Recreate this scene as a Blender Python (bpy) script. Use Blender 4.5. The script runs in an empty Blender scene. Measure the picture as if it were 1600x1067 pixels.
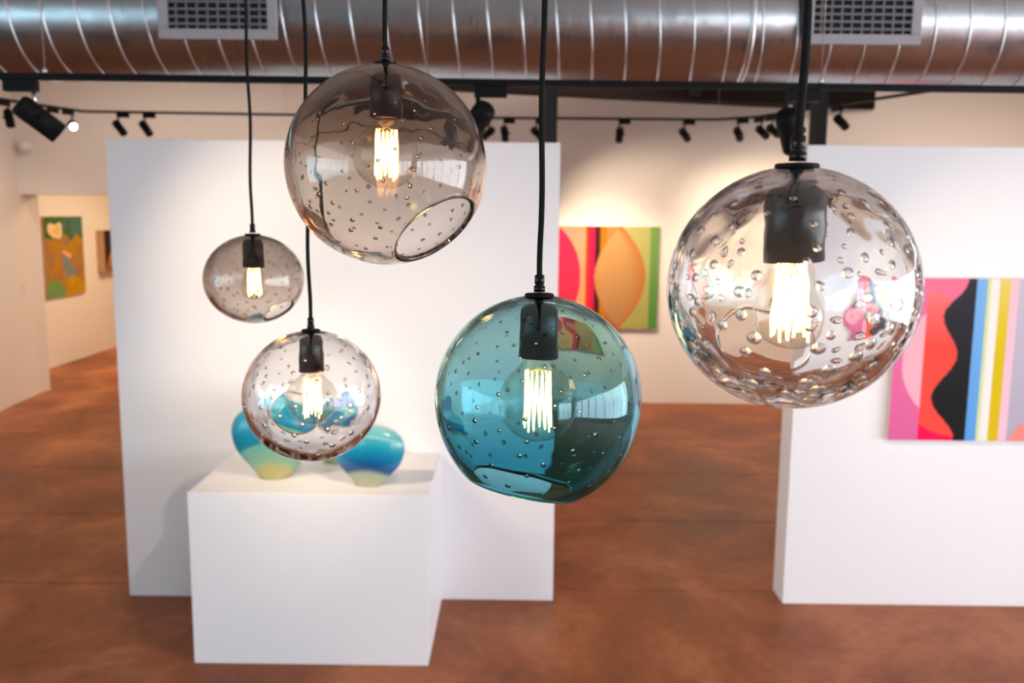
import bpy, bmesh, math, random
from mathutils import Vector, Matrix, noise

sc = bpy.context.scene
C = sc.collection
PI = math.pi

# ------------------------------------------------------------------ camera
CAM = Vector((0.0, 0.0, 2.0784))
FPX = 1389.95
FW = Vector((-0.00636456, 0.98995545, -0.14123636))
RT = Vector((0.99992516, 0.00777617, 0.00944497))
DN = Vector((0.01044838, -0.14116567, -0.98993085))
cd = bpy.data.cameras.new('camera')
cam = bpy.data.objects.new('camera', cd)
C.objects.link(cam)
cd.sensor_width = 36.0
cd.lens = FPX * 36.0 / 1600.0
m3 = Matrix((RT, -DN, -FW)).transposed()
cam.matrix_world = Matrix.Translation(CAM) @ m3.to_4x4()
cd.clip_start = 0.02
cd.clip_end = 100
cd.dof.use_dof = True
cd.dof.focus_distance = 0.84
cd.dof.aperture_fstop = 8.0
sc.camera = cam

# ------------------------------------------------------------------ world, light, exposure
w = bpy.data.worlds.new('sky')
sc.world = w
w.use_nodes = True
bg = w.node_tree.nodes['Background']
bg.inputs['Color'].default_value = (0.87, 0.91, 1.0, 1)
bg.inputs['Strength'].default_value = 4.8

sc.view_settings.view_transform = 'Standard'
sc.view_settings.look = 'None'
sc.view_settings.gamma = 1.0
sc.view_settings.use_curve_mapping = False
sc.view_settings.exposure = 0.95
cy = sc.cycles
cy.max_bounces = 20
cy.diffuse_bounces = 5
cy.glossy_bounces = 8
cy.transmission_bounces = 18
cy.transparent_max_bounces = 24
cy.sample_clamp_indirect = 6.0
cy.sample_clamp_direct = 0.0
cy.caustics_reflective = True
cy.caustics_refractive = True
cy.blur_glossy = 0.3

WARM = (1.0, 0.78, 0.56)

def area_light(name, loc, rot, sx, sy, power, color, portal=False):
    l = bpy.data.lights.new(name, 'AREA')
    l.shape = 'RECTANGLE'
    l.size, l.size_y = sx, sy
    l.energy = power
    l.color = color
    o = bpy.data.objects.new(name, l)
    C.objects.link(o)
    o.location = loc
    o.rotation_euler = rot
    if portal:
        l.cycles.is_portal = True
    return o

# daylight enters through the windows of the two side walls and of the wall behind the camera
area_light('window_portal', (5.96, -1.5, 1.475), (0, PI / 2, 0), 2.55, 9.6, 1, (1, 1, 1), True)
area_light('window_portal', (4.1, -6.56, 1.35), (PI / 2, 0, PI), 2.4, 2.5, 1, (1, 1, 1), True)
area_light('window_portal', (-4.94, -2.65, 1.475), (0, -PI / 2, 0), 2.55, 7.3, 1, (1, 1, 1), True)
# added unseen warm area light for the room beyond the doorway
area_light('side_room_fill', (-4.4, 12.3, 2.9), (0, 0, 0), 0.6, 2.4, 44, (1.0, 0.74, 0.46))

# unseen warm fill lights added to brighten the upper back wall (housings below)
CEIL_FILLS = [(-3.4, 8.45), (0.4, 8.45), (4.2, 8.45)]
for _x, _y in CEIL_FILLS:
    area_light('rear_fill_light', (_x, _y, 3.66), (0, 0, 0), 2.4, 0.4, 14, (1.0, 0.84, 0.68))

# ------------------------------------------------------------------ helpers
def lin(c):
    return tuple(((v / 255.0) / 12.92 if v <= 10.3 else ((v / 255.0 + 0.055) / 1.055) ** 2.4) for v in c)

def at(px, py, Y):
    v = FW + RT * ((px - 800) / FPX) + DN * ((py - 533.5) / FPX)
    return CAM + v * (Y / v.y)

def at_depth(px, py, dep):
    return CAM + (FW + RT * ((px - 800) / FPX) + DN * ((py - 533.5) / FPX)) * dep

def mat(name, color, rough=0.5, metal=0.0, spec=0.5, bump=0.0, bscale=40.0, var=0.0, vscale=3.0):
    m = bpy.data.materials.new(name)
    m.use_nodes = True
    nt = m.node_tree
    b = nt.nodes['Principled BSDF']
    b.inputs['Base Color'].default_value = (*color, 1)
    b.inputs['Roughness'].default_value = rough
    b.inputs['Metallic'].default_value = metal
    b.inputs['Specular IOR Level'].default_value = spec
    tc = nt.nodes.new('ShaderNodeTexCoord')
    if var:
        n = nt.nodes.new('ShaderNodeTexNoise')
        n.inputs['Scale'].default_value = vscale
        n.inputs['Detail'].default_value = 5
        nt.links.new(tc.outputs['Object'], n.inputs['Vector'])
        r = nt.nodes.new('ShaderNodeValToRGB')
        r.color_ramp.elements[0].position = 0.3
        r.color_ramp.elements[1].position = 0.7
        r.color_ramp.elements[0].color = (*[c * (1 - var) for c in color], 1)
        r.color_ramp.elements[1].color = (*[min(1, c * (1 + var)) for c in color], 1)
        nt.links.new(n.outputs['Fac'], r.inputs['Fac'])
        nt.links.new(r.outputs['Color'], b.inputs['Base Color'])
    if bump:
        n = nt.nodes.new('ShaderNodeTexNoise')
        n.inputs['Scale'].default_value = bscale
        n.inputs['Detail'].default_value = 4
        nt.links.new(tc.outputs['Object'], n.inputs['Vector'])
        bp = nt.nodes.new('ShaderNodeBump')
        bp.inputs['Strength'].default_value = bump
        bp.inputs['Distance'].default_value = 0.01
        nt.links.new(n.outputs['Fac'], bp.inputs['Height'])
        nt.links.new(bp.outputs['Normal'], b.inputs['Normal'])
    return m

def glass(name, color, ior=1.5, rough=0.0, low=None, z0=-0.1, z1=0.1):
    """real refracting glass; low = tint towards the bottom of the blown shade"""
    m = bpy.data.materials.new(name)
    m.use_nodes = True
    nt = m.node_tree
    nt.nodes.remove(nt.nodes['Principled BSDF'])
    g = nt.nodes.new('ShaderNodeBsdfGlass')
    g.inputs['Color'].default_value = (*color, 1)
    g.inputs['IOR'].default_value = ior
    g.inputs['Roughness'].default_value = rough
    nt.links.new(g.outputs[0], nt.nodes['Material Output'].inputs['Surface'])
    if low:
        tc = nt.nodes.new('ShaderNodeTexCoord')
        sp = nt.nodes.new('ShaderNodeSeparateXYZ')
        mr = nt.nodes.new('ShaderNodeMapRange')
        mr.inputs['From Min'].default_value = z0
        mr.inputs['From Max'].default_value = z1
        r = nt.nodes.new('ShaderNodeValToRGB')
        r.color_ramp.elements[0].color = (*low, 1)
        r.color_ramp.elements[1].color = (*color, 1)
        nt.links.new(tc.outputs['Object'], sp.inputs[0])
        nt.links.new(sp.outputs['Z'], mr.inputs['Value'])
        nt.links.new(mr.outputs[0], r.inputs['Fac'])
        nt.links.new(r.outputs['Color'], g.inputs['Color'])
    return m

def thin_glass(name, color, gl=1.0):
    m = bpy.data.materials.new(name)
    m.use_nodes = True
    nt = m.node_tree
    nt.nodes.remove(nt.nodes['Principled BSDF'])
    t = nt.nodes.new('ShaderNodeBsdfTransparent')
    t.inputs['Color'].default_value = (*color, 1)
    g = nt.nodes.new('ShaderNodeBsdfGlossy')
    g.inputs['Roughness'].default_value = 0.02
    g.inputs['Color'].default_value = (gl, gl, gl, 1)
    f = nt.nodes.new('ShaderNodeFresnel')
    geo = nt.nodes.new('ShaderNodeNewGeometry')
    mr = nt.nodes.new('ShaderNodeMapRange')
    mr.inputs['To Min'].default_value = 1.5
    mr.inputs['To Max'].default_value = 1 / 1.5
    nt.links.new(geo.outputs['Backfacing'], mr.inputs['Value'])
    nt.links.new(mr.outputs[0], f.inputs['IOR'])
    x = nt.nodes.new('ShaderNodeMixShader')
    nt.links.new(f.outputs[0], x.inputs[0])
    nt.links.new(t.outputs[0], x.inputs[1])
    nt.links.new(g.outputs[0], x.inputs[2])
    nt.links.new(x.outputs[0], nt.nodes['Material Output'].inputs['Surface'])
    return m

def emit(name, color, strength):
    m = bpy.data.materials.new(name)
    m.use_nodes = True
    nt = m.node_tree
    nt.nodes.remove(nt.nodes['Principled BSDF'])
    e = nt.nodes.new('ShaderNodeEmission')
    e.inputs['Color'].default_value = (*color, 1)
    e.inputs['Strength'].default_value = strength
    nt.links.new(e.outputs[0], nt.nodes['Material Output'].inputs['Surface'])
    return m

def link(name, me, m=None, parent=None, smooth=False):
    o = bpy.data.objects.new(name, me)
    C.objects.link(o)
    if m and not me.materials:
        me.materials.append(m)
    if parent:
        o.parent = parent
    if smooth:
        me.polygons.foreach_set('use_smooth', [True] * len(me.polygons))
    return o

def obj(name, bm, m, parent=None, smooth=False, recalc=True):
    if recalc:
        bmesh.ops.recalc_face_normals(bm, faces=bm.faces)
    me = bpy.data.meshes.new(name)
    bm.to_mesh(me)
    bm.free()
    return link(name, me, m, parent, smooth)

def tag(o, label, cat, group=None, kind=None):
    o['label'] = label
    if cat:
        o['category'] = cat
    if group:
        o['group'] = group
    if kind:
        o['kind'] = kind
    return o

def struct(o, label=None):
    o['kind'] = 'structure'
    if label:
        o['label'] = label
    return o

def empty(name, loc=(0, 0, 0)):
    o = bpy.data.objects.new(name, None)
    o.empty_display_size = 0.05
    C.objects.link(o)
    o.location = loc
    return o

def add_box(bm, lo, hi, M=None, bevel=0.0):
    r = bmesh.ops.create_cube(bm, size=1.0)
    vs = r['verts']
    c = [(a + b) / 2 for a, b in zip(lo, hi)]
    s = [b - a for a, b in zip(lo, hi)]
    for v in vs:
        v.co = Vector((c[0] + v.co.x * s[0], c[1] + v.co.y * s[1], c[2] + v.co.z * s[2]))
    if bevel:
        es = list({e for v in vs for e in v.link_edges})
        q = bmesh.ops.bevel(bm, geom=es, offset=bevel, segments=2, affect='EDGES', profile=0.6)
        vs = list({v for f in q['faces'] for v in f.verts} | {v for v in vs if v.is_valid})
    if M is not None:
        for v in vs:
            v.co = M @ v.co
    return bm

def box(name, lo, hi, m, parent=None, bevel=0.0):
    return obj(name, add_box(bmesh.new(), lo, hi, None, bevel), m, parent)

def frame_of(axis):
    a = Vector(axis).normalized()
    h = Vector((0, 0, 1)) if abs(a.z) < 0.9 else Vector((1, 0, 0))
    u = h.cross(a).normalized()
    v = a.cross(u)
    return u, v, a

def add_lathe(bm, prof, origin, axis, n=32, close=False):
    """prof: (radius, height along axis); radius 0 closes to a pole"""
    u, v, a = frame_of(axis)
    O = Vector(origin)
    rings = []
    for r, h in prof:
        if r < 1e-7:
            rings.append([bm.verts.new(O + a * h)])
        else:
            rings.append([bm.verts.new(O + a * h + (u * math.cos(2 * PI * k / n) + v * math.sin(2 * PI * k / n)) * r) for k in range(n)])
    pairs = list(zip(rings[:-1], rings[1:]))
    if close:
        pairs.append((rings[-1], rings[0]))
    for A, B in pairs:
        for k in range(n):
            j = (k + 1) % n
            if len(A) == 1 and len(B) == 1:
                continue
            if len(A) == 1:
                bm.faces.new((A[0], B[j], B[k]))
            elif len(B) == 1:
                bm.faces.new((A[k], A[j], B[0]))
            else:
                bm.faces.new((A[k], A[j], B[j], B[k]))
    return bm

def lathe(name, prof, origin, axis, m, parent=None, n=32, smooth=True, close=False):
    return obj(name, add_lathe(bmesh.new(), prof, origin, axis, n, close), m, parent, smooth)

def add_tube(bm, pts, r, n=8, closed=False):
    pts = [Vector(p) for p in pts]
    N = len(pts)
    rings = []
    prev = None
    for i, p in enumerate(pts):
        if closed:
            t = pts[(i + 1) % N] - pts[i - 1]
        else:
            t = pts[min(i + 1, N - 1)] - pts[max(i - 1, 0)]
        t.normalize()
        if prev is None:
            u, _, _ = frame_of(t)
        else:
            u = prev - t * prev.dot(t)
            if u.length < 1e-6:
                u, _, _ = frame_of(t)
            u.normalize()
        prev = u
        v = t.cross(u)
        rings.append([bm.verts.new(p + (u * math.cos(2 * PI * k / n) + v * math.sin(2 * PI * k / n)) * r) for k in range(n)])
    pr = list(zip(rings[:-1], rings[1:]))
    if closed:
        pr.append((rings[-1], rings[0]))
    for A, B in pr:
        for k in range(n):
            j = (k + 1) % n
            bm.faces.new((A[k], A[j], B[j], B[k]))
    if not closed:
        bm.faces.new(rings[0][::-1])
        bm.faces.new(rings[-1])
    return bm

def tube(name, pts, r, m, parent=None, n=8, closed=False, smooth=True):
    return obj(name, add_tube(bmesh.new(), pts, r, n, closed), m, parent, smooth)

def painted(name, x0, x1, z0, z1, nx, nz, fn, place, parent):
    """a flat painted face: grid of small faces, one pigment colour each; place maps (s, z) to a point"""
    me = bpy.data.meshes.new(name)
    vs, fs, cols = [], [], []
    for j in range(nz + 1):
        for i in range(nx + 1):
            vs.append(place(x0 + (x1 - x0) * i / nx, z0 + (z1 - z0) * j / nz))
    for j in range(nz):
        for i in range(nx):
            a = j * (nx + 1) + i
            fs.append((a, a + 1, a + nx + 2, a + nx + 1))
            c = lin(fn(x0 + (x1 - x0) * (i + 0.5) / nx, z0 + (z1 - z0) * (j + 0.5) / nz))
            cols.append(c)
    me.from_pydata(vs, [], fs)
    at_ = me.color_attributes.new('pigment', 'FLOAT_COLOR', 'CORNER')
    flat = []
    for c in cols:
        flat += [*c, 1.0] * 4
    at_.data.foreach_set('color', flat)
    return link(name, me, M['paint'], parent)

M = {}
M['panel'] = mat('white_panel_paint', (0.86, 0.85, 0.86), 0.55, bump=0.03, bscale=300)
M['wall'] = mat('warm_white_wall_paint', (0.83, 0.79, 0.75), 0.6, bump=0.03, bscale=300)
M['wall_grey'] = mat('grey_brown_wall_paint', (0.20, 0.18, 0.165), 0.7)
M['ceil'] = mat('dark_ceiling', (0.58, 0.56, 0.54), 0.8)
M['white_plastic'] = mat('white_plastic', (0.8, 0.78, 0.75), 0.4)
M['black'] = mat('black_metal', (0.006, 0.006, 0.0065), 0.55, spec=0.12)
M['bakelite'] = mat('black_bakelite', (0.005, 0.005, 0.0055), 0.25, spec=0.28)
M['cord'] = mat('black_cloth_cord', (0.006, 0.006, 0.006), 0.75, spec=0.2, bump=0.4, bscale=900)
M['steel_dark'] = mat('dark_painted_steel', (0.022, 0.023, 0.027), 0.5, spec=0.2)
M['beam'] = mat('dark_beam', (0.012, 0.008, 0.007), 0.7, spec=0.1)
M['wire'] = mat('steel_wire', (0.7, 0.7, 0.7), 0.35, 1.0)
M['chrome'] = mat('bright_stem', (0.75, 0.75, 0.77), 0.3, 1.0)
M['grille'] = mat('grey_register_enamel', (0.34, 0.32, 0.335), 0.5)
M['slat'] = mat('grey_register_slat', (0.15, 0.14, 0.15), 0.5)
M['dark'] = mat('dark_void', (0.004, 0.004, 0.004), 0.9)
M['copper'] = mat('support_wire', (0.8, 0.45, 0.2), 0.3, 1.0)
M['canvas_side'] = mat('canvas_edge', (0.55, 0.36, 0.2), 0.8)
M['canvas_white'] = mat('canvas_edge_white', (0.75, 0.65, 0.6), 0.8)
M['paint'] = mat('pigment', (1, 1, 1), 0.65, spec=0.15)
_a = M['paint'].node_tree.nodes.new('ShaderNodeVertexColor')
_a.layer_name = 'pigment'
M['paint'].node_tree.links.new(_a.outputs['Color'], M['paint'].node_tree.nodes['Principled BSDF'].inputs['Base Color'])
M['bulb_glass'] = thin_glass('bulb_glass', (0.955, 0.925, 0.875), 1.0)
M['pane'] = thin_glass('window_glass', (0.97, 0.98, 0.98), 1.0)
M['pane_dim'] = thin_glass('dimming_window_glass', (0.60, 0.73, 0.76), 1.0)  # tint put in to dim the daylight from the left window
M['filament'] = emit('glowing_filament', (1.0, 0.52, 0.15), 9.0)
M['filament'].cycles.emission_sampling = 'NONE'
M['wire_glow'] = emit('support_wire_glow', (1.0, 0.45, 0.07), 1.6)  # filament light on the support wires, put in as an orange glow
M['wire_glow'].cycles.emission_sampling = 'NONE'
M['lamp_lens'] = emit('lit_lamp_face', (1.0, 0.86, 0.66), 40.0)
M['lamp_lens'].cycles.emission_sampling = 'NONE'
M['bubble'] = glass('air_in_glass', (1, 1, 1), 1.0 / 1.5)

# duct metal: galvanised, faint spangle
def duct_material():
    m = mat('galvanised_steel', (0.42, 0.44, 0.46), 0.27, 1.0)
    nt = m.node_tree
    b = nt.nodes['Principled BSDF']
    tc = nt.nodes.new('ShaderNodeTexCoord')
    mp = nt.nodes.new('ShaderNodeMapping')
    mp.inputs['Scale'].default_value = (60, 6, 6)
    n = nt.nodes.new('ShaderNodeTexNoise')
    n.inputs['Scale'].default_value = 2.0
    n.inputs['Detail'].default_value = 6
    nt.links.new(tc.outputs['Object'], mp.inputs[0])
    nt.links.new(mp.outputs[0], n.inputs['Vector'])
    mr = nt.nodes.new('ShaderNodeMapRange')
    mr.inputs['To Min'].default_value = 0.25
    mr.inputs['To Max'].default_value = 0.32
    nt.links.new(n.outputs['Fac'], mr.inputs['Value'])
    nt.links.new(mr.outputs[0], b.inputs['Roughness'])
    n2 = nt.nodes.new('ShaderNodeTexNoise')
    n2.inputs['Scale'].default_value = 9.0
    nt.links.new(tc.outputs['Object'], n2.inputs['Vector'])
    bp = nt.nodes.new('ShaderNodeBump')
    bp.inputs['Strength'].default_value = 0.12
    bp.inputs['Distance'].default_value = 0.02
    nt.links.new(n2.outputs['Fac'], bp.inputs['Height'])
    nt.links.new(bp.outputs['Normal'], b.inputs['Normal'])
    return m
M['duct'] = duct_material()
M['seam'] = mat('rolled_seam_steel', (0.62, 0.62, 0.63), 0.34, 1.0)

def floor_material():
    m = bpy.data.materials.new('stained_concrete')
    m.use_nodes = True
    nt = m.node_tree
    b = nt.nodes['Principled BSDF']
    b.inputs['Specular IOR Level'].default_value = 0.28
    geo = nt.nodes.new('ShaderNodeNewGeometry')
    n1 = nt.nodes.new('ShaderNodeTexNoise')
    n1.inputs['Scale'].default_value = 1.1
    n1.inputs['Detail'].default_value = 8
    n1.inputs['Roughness'].default_value = 0.62
    n1.inputs['Distortion'].default_value = 0.5
    nt.links.new(geo.outputs['Position'], n1.inputs['Vector'])
    r = nt.nodes.new('ShaderNodeValToRGB')
    cr = r.color_ramp
    cr.elements[0].position = 0.36
    cr.elements[0].color = (0.205, 0.050, 0.011, 1)
    cr.elements[1].position = 0.68
    cr.elements[1].color = (0.52, 0.195, 0.080, 1)
    e = cr.elements.new(0.5)
    e.color = (0.315, 0.090, 0.025, 1)
    nt.links.new(n1.outputs['Fac'], r.inputs['Fac'])
    n2 = nt.nodes.new('ShaderNodeTexNoise')
    n2.inputs['Scale'].default_value = 14
    n2.inputs['Detail'].default_value = 6
    nt.links.new(geo.outputs['Position'], n2.inputs['Vector'])
    mx = nt.nodes.new('ShaderNodeMix')
    mx.data_type = 'RGBA'
    mx.blend_type = 'OVERLAY'
    mx.inputs['Factor'].default_value = 0.3
    nt.links.new(r.outputs['Color'], mx.inputs[6])
    nt.links.new(n2.outputs['Fac'], mx.inputs[7])
    nt.links.new(mx.outputs[2], b.inputs['Base Color'])
    mr = nt.nodes.new('ShaderNodeMapRange')
    mr.inputs['To Min'].default_value = 0.36
    mr.inputs['To Max'].default_value = 0.55
    nt.links.new(n1.outputs['Fac'], mr.inputs['Value'])
    nt.links.new(mr.outputs[0], b.inputs['Roughness'])
    bp = nt.nodes.new('ShaderNodeBump')
    bp.inputs['Strength'].default_value = 0.08
    bp.inputs['Distance'].default_value = 0.01
    nt.links.new(n2.outputs['Fac'], bp.inputs['Height'])
    nt.links.new(bp.outputs['Normal'], b.inputs['Normal'])
    return m
M['floor'] = floor_material()
M['joint'] = mat('dark_joint', (0.035, 0.017, 0.01), 0.8)

# ------------------------------------------------------------------ the room
YB = 9.813          # back wall
ZC = 3.75           # ceiling
fl = struct(box('floor', (-9, -6.8, -0.10), (7, 15.2, -0.006), M['joint']), 'brown stained concrete floor with saw-cut joints')
ys = [-6.8, -4.5, -2.2, 0.15, 1.3, 2.45, 3.6, 4.75, 5.9, 7.03, 8.17, 9.3, 10.9, 13.0, 15.2]
for i in range(len(ys) - 1):
    add = box('floor_slab', (-9, ys[i] + 0.004, -0.02), (7, ys[i + 1] - 0.004, 0.0), M['floor'], fl, 0.002)
struct(box('ceiling', (-9, -6.8, ZC), (7, 15.2, ZC + 0.15), M['ceil']))

def wall_with_windows(name, x0, x1, ya, yb, wins, m):
    """wall along y with window openings wins = [(y0, y1, z0, z1)]"""
    bm = bmesh.new()
    cur = ya
    for (a, b, z0, z1) in wins:
        add_box(bm, (x0, cur, 0), (x1, a, ZC))
        add_box(bm, (x0, a, 0), (x1, b, z0))
        add_box(bm, (x0, a, z1), (x1, b, ZC))
        cur = b
    add_box(bm, (x0, cur, 0), (x1, yb, ZC))
    return struct(obj(name, bm, m))

WR = [(-6.3, 3.3, 0.2, 2.75)]
WL = [(-6.3, 1.0, 0.2, 2.75)]
wall_with_windows('wall_right', 6.0, 6.2, -6.6, 15.2, WR, M['wall'])
wall_with_windows('wall_left', -5.18, -4.98, -6.6, 5.0, WL, M['wall'])
# the far end of the left wall runs slightly outwards to the doorway
bm = bmesh.new()
pl = [(-4.98, 5.0), (-5.479, 9.98), (-5.453, 10.171), (-5.62, 10.171), (-5.62, 9.98), (-5.18, 5.0)]
lo = [bm.verts.new((x, y, 0)) for x, y in pl]
hi = [bm.verts.new((x, y, ZC)) for x, y in pl]
bm.faces.new(lo)
bm.faces.new(hi)
for i in range(6):
    j = (i + 1) % 6
    bm.faces.new((lo[i], lo[j], hi[j], hi[i]))
struct(obj('wall_left_far', bm, M['wall']))
bm = bmesh.new()
add_box(bm, (-5.18, -6.8, 0), (2.9, -6.6, ZC))
add_box(bm, (5.3, -6.8, 0), (6.2, -6.6, ZC))
add_box(bm, (2.9, -6.8, 2.6), (5.3, -6.6, ZC))
add_box(bm, (2.9, -6.8, 0), (5.3, -6.6, 0.1))
struct(obj('wall_front', bm, M['wall_grey']))
bm = bmesh.new()
add_box(bm, (-3.85, YB, 0), (6.0, YB + 0.36, ZC))
add_box(bm, (-5.47, YB, 2.25), (-3.85, YB + 0.36, ZC))
struct(obj('wall_back', bm, M['wall']))
# room beyond the doorway
struct(box('wall_side_room_left', (-6.4, 10.175, 0), (-6.2, 15.0, 3.2), M['wall']))
struct(box('wall_side_room_back', (-6.4, 15.0, 0), (-1.8, 15.2, 3.2), M['wall']))
struct(box('wall_side_room_right', (-2.0, 10.175, 0), (-1.8, 15.0, 3.2), M['wall']))
struct(box('wall_side_room_front', (-6.4, 9.98, 0), (-5.63, 10.17, 3.2), M['wall']))
struct(box('ceiling_side_room', (-6.4, 10.18, 3.0), (-1.8, 15.0, 3.15), M['wall']))

for (_x, _y), _w in zip(CEIL_FILLS, ('behind the wide left display wall', 'between the two display walls', 'behind the right display wall')):
    r = empty('fill_light_box', (_x, _y, ZC))  # invented box that houses the added rear fill light
    tag(r, 'added flat white fill light box above the floor ' + _w, 'ceiling lamp', 'added ceiling fill lights')
    obj('housing', add_box(bmesh.new(), (-1.25, -0.25, -0.07), (1.25, 0.25, 0), None, 0.01), M['white_plastic'], r)
    obj('diffuser', add_box(bmesh.new(), (-1.2, -0.2, -0.078), (1.2, 0.2, -0.07)), M['white_plastic'], r)

def window(n, x, ws, pm):
    for (a, b, z0, z1) in ws:
        r = struct(empty('window_%d' % n, (x, (a + b) / 2, z0)))
        def bx(nm, lo, hi, m):
            o = box(nm, lo, hi, m)
            o.parent = r
            o.matrix_parent_inverse = Matrix.Translation(-r.location)
        k = round((b - a) / 1.4)
        for i in range(k + 1):
            y = a + (b - a) * i / k
            bx('mullion', (x - 0.04, max(a, y - 0.035), z0), (x + 0.04, min(b, y + 0.035), z1), M['steel_dark'])
        for z in (z0 + 0.03, z1 - 0.03):
            bx('rail', (x - 0.038, a + 0.035, z - 0.03), (x + 0.038, b - 0.035, z + 0.03), M['steel_dark'])
        for i in range(k):
            y0 = a + (b - a) * i / k + 0.035
            y1 = a + (b - a) * (i + 1) / k - 0.035
            o = obj('pane', add_box(bmesh.new(), (x - 0.002, y0, z0 + 0.06), (x + 0.002, y1, z1 - 0.06)), pm, None)
            o.parent = r
            o.matrix_parent_inverse = Matrix.Translation(-r.location)
window(1, 6.1, WR, M['pane'])
window(2, -5.08, WL, M['pane_dim'])
w3 = struct(empty('window_3', (4.1, -6.7, 0.1)))
for i in range(4):
    x = -1.2 + 0.8 * i
    obj('mullion', add_box(bmesh.new(), (max(-1.2, x - 0.035), -0.04, 0), (min(1.2, x + 0.035), 0.04, 2.5)), M['steel_dark'], w3)
    if i < 3:
        obj('pane', add_box(bmesh.new(), (x + 0.036, -0.002, 0.0), (x + 0.764, 0.002, 2.5)), M['pane'], w3)

# roof beam and the two posts that carry it
bm = bmesh.new()
a, b = Vector((-1.6, 8.12, 3.228)), Vector((3.781, 9.77, 3.228))
d = (b - a).normalized()
s = Vector((-d.y, d.x, 0)) * 0.14
for p in (a, b):
    pass
vs = [bm.verts.new(p + q + Vector((0, 0, z))) for p in (a, b) for q in (s * -0, s * 2) for z in (0, 0.30)]
for f in ((0, 1, 3, 2), (4, 6, 7, 5), (0, 4, 5, 1), (2, 3, 7, 6), (0, 2, 6, 4), (1, 5, 7, 3)):
    bm.faces.new([vs[i] for i in f])
bo = obj('roof_beam', bm, M['beam'])
tag(bo, 'dark roof beam running above the back wall behind the duct', 'beam')
tt = (at(1093, 150, 8.9).x + 1.6) / (b.x - a.x)
pp = a.lerp(b, tt)
box('beam_bracket', (pp.x - 0.06, pp.y - 0.05, 3.26), (pp.x + 0.06, pp.y - 0.005, 3.50), M['dark'], bo)
def post(px, label):
    p = at(px, 185, 6.4)
    h = 0.044
    r = empty('steel_post', (p.x, 6.4, 0))
    tag(r, label, 'post', 'steel posts behind the display walls')
    o = obj('shaft', add_box(bmesh.new(), (-h, -h, 0.012), (h, h, ZC - 0.012), None, 0.006), M['steel_dark'], r)
    obj('base_plate', add_box(bmesh.new(), (-0.1, -0.1, 0), (0.1, 0.1, 0.012)), M['steel_dark'], r)
    obj('top_plate', add_box(bmesh.new(), (-0.1, -0.1, ZC - 0.012), (0.1, 0.1, ZC)), M['steel_dark'], r)
    r.rotation_euler = (0, 0, 0.35)
post(858.5, 'dark steel post above the wide left display wall, behind the teal lamp cord')
post(1279, 'dark steel post above the right display wall, beside the clear lamp cord')

# ------------------------------------------------------------------ display walls and plinth
YP = 4.5972
dw = box('display_wall', (-2.1037, YP, 0), (0.2058, YP + 0.184, 2.44), M['panel'], None, 0.003)
tag(dw, 'wide white freestanding display wall behind the plinth with glass vases', 'display wall', 'freestanding display walls')
dw = box('display_wall', (1.4534, YP, 0), (4.3, YP + 0.184, 2.44), M['panel'], None, 0.003)
tag(dw, 'white freestanding display wall with the wavy striped painting on it', 'display wall', 'freestanding display walls')
PH = 0.8194
pt = box('display_plinth', (-1.4879, 3.8727, 0), (-0.3986, YP - 0.002, PH), M['panel'], None, 0.004)
tag(pt, 'white box plinth carrying blue glass vases in front of display wall', 'plinth')

# ------------------------------------------------------------------ paintings
def mix(a, b, t):
    t = max(0.0, min(1.0, t))
    return tuple(x + (y - x) * t for x, y in zip(a, b))

def paint_back(x, z):
    c = paint_back_raw(x, z)
    return (c[0] * 0.87, c[1] * 0.88, c[2] * 0.92)

def paint_back_raw(x, z):
    px = 872 + (x - 0.429) / 1.104 * 158
    py = 353 + (1.962 - z) / 1.119 * 160
    g = (py - 353) / 160
    if px > 1016:
        return mix((138, 182, 92), (92, 160, 66), g)
    # leaf shape made of two arcs
    hw = 40 * (1 - ((py - 432) / 80) ** 2) if abs(py - 432) < 80 else -1
    if px > 916 and hw > 0 and abs(px - 970) < hw:
        base = mix((232, 178, 104), (196, 140, 84), g)
        return mix(base, (214, 120, 60), max(0, (abs(px - 970 + 8) - hw * 0.55) / (hw + 1)))
    if px < 916:
        d2 = math.hypot((px - 835) / 73, (py - 433) / 92)
        if d2 < 1:
            return mix((236, 44, 92), (240, 60, 84), g)
        if px < 800:
            return (244, 150, 160)
        return mix((255, 168, 130), (240, 178, 110), g)
    if px < 921.5:
        return (250, 62, 14)
    if px < 929.5:
        return (244, 24, 88)
    if px < 938:
        return (78, 30, 26)
    if px < 948:
        return (204, 132, 12)
    if px < 972:
        return mix((214, 150, 90), (186, 112, 70), g)
    return mix((208, 206, 120), (186, 182, 96), g)

_wy = [420, 438, 491, 551, 617, 682, 700]
_wx = [1500, 1493.6, 1459.5, 1485, 1449.8, 1489, 1500]
def wave(py):
    for i in range(len(_wy) - 1):
        if _wy[i] <= py <= _wy[i + 1]:
            t = (py - _wy[i]) / (_wy[i + 1] - _wy[i])
            t = (1 - math.cos(PI * t)) / 2
            return _wx[i] + (_wx[i + 1] - _wx[i]) * t
    return 1490

def paint_right(x, z):
    return tuple(q * 0.96 for q in paint_right_raw(x, z))

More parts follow.
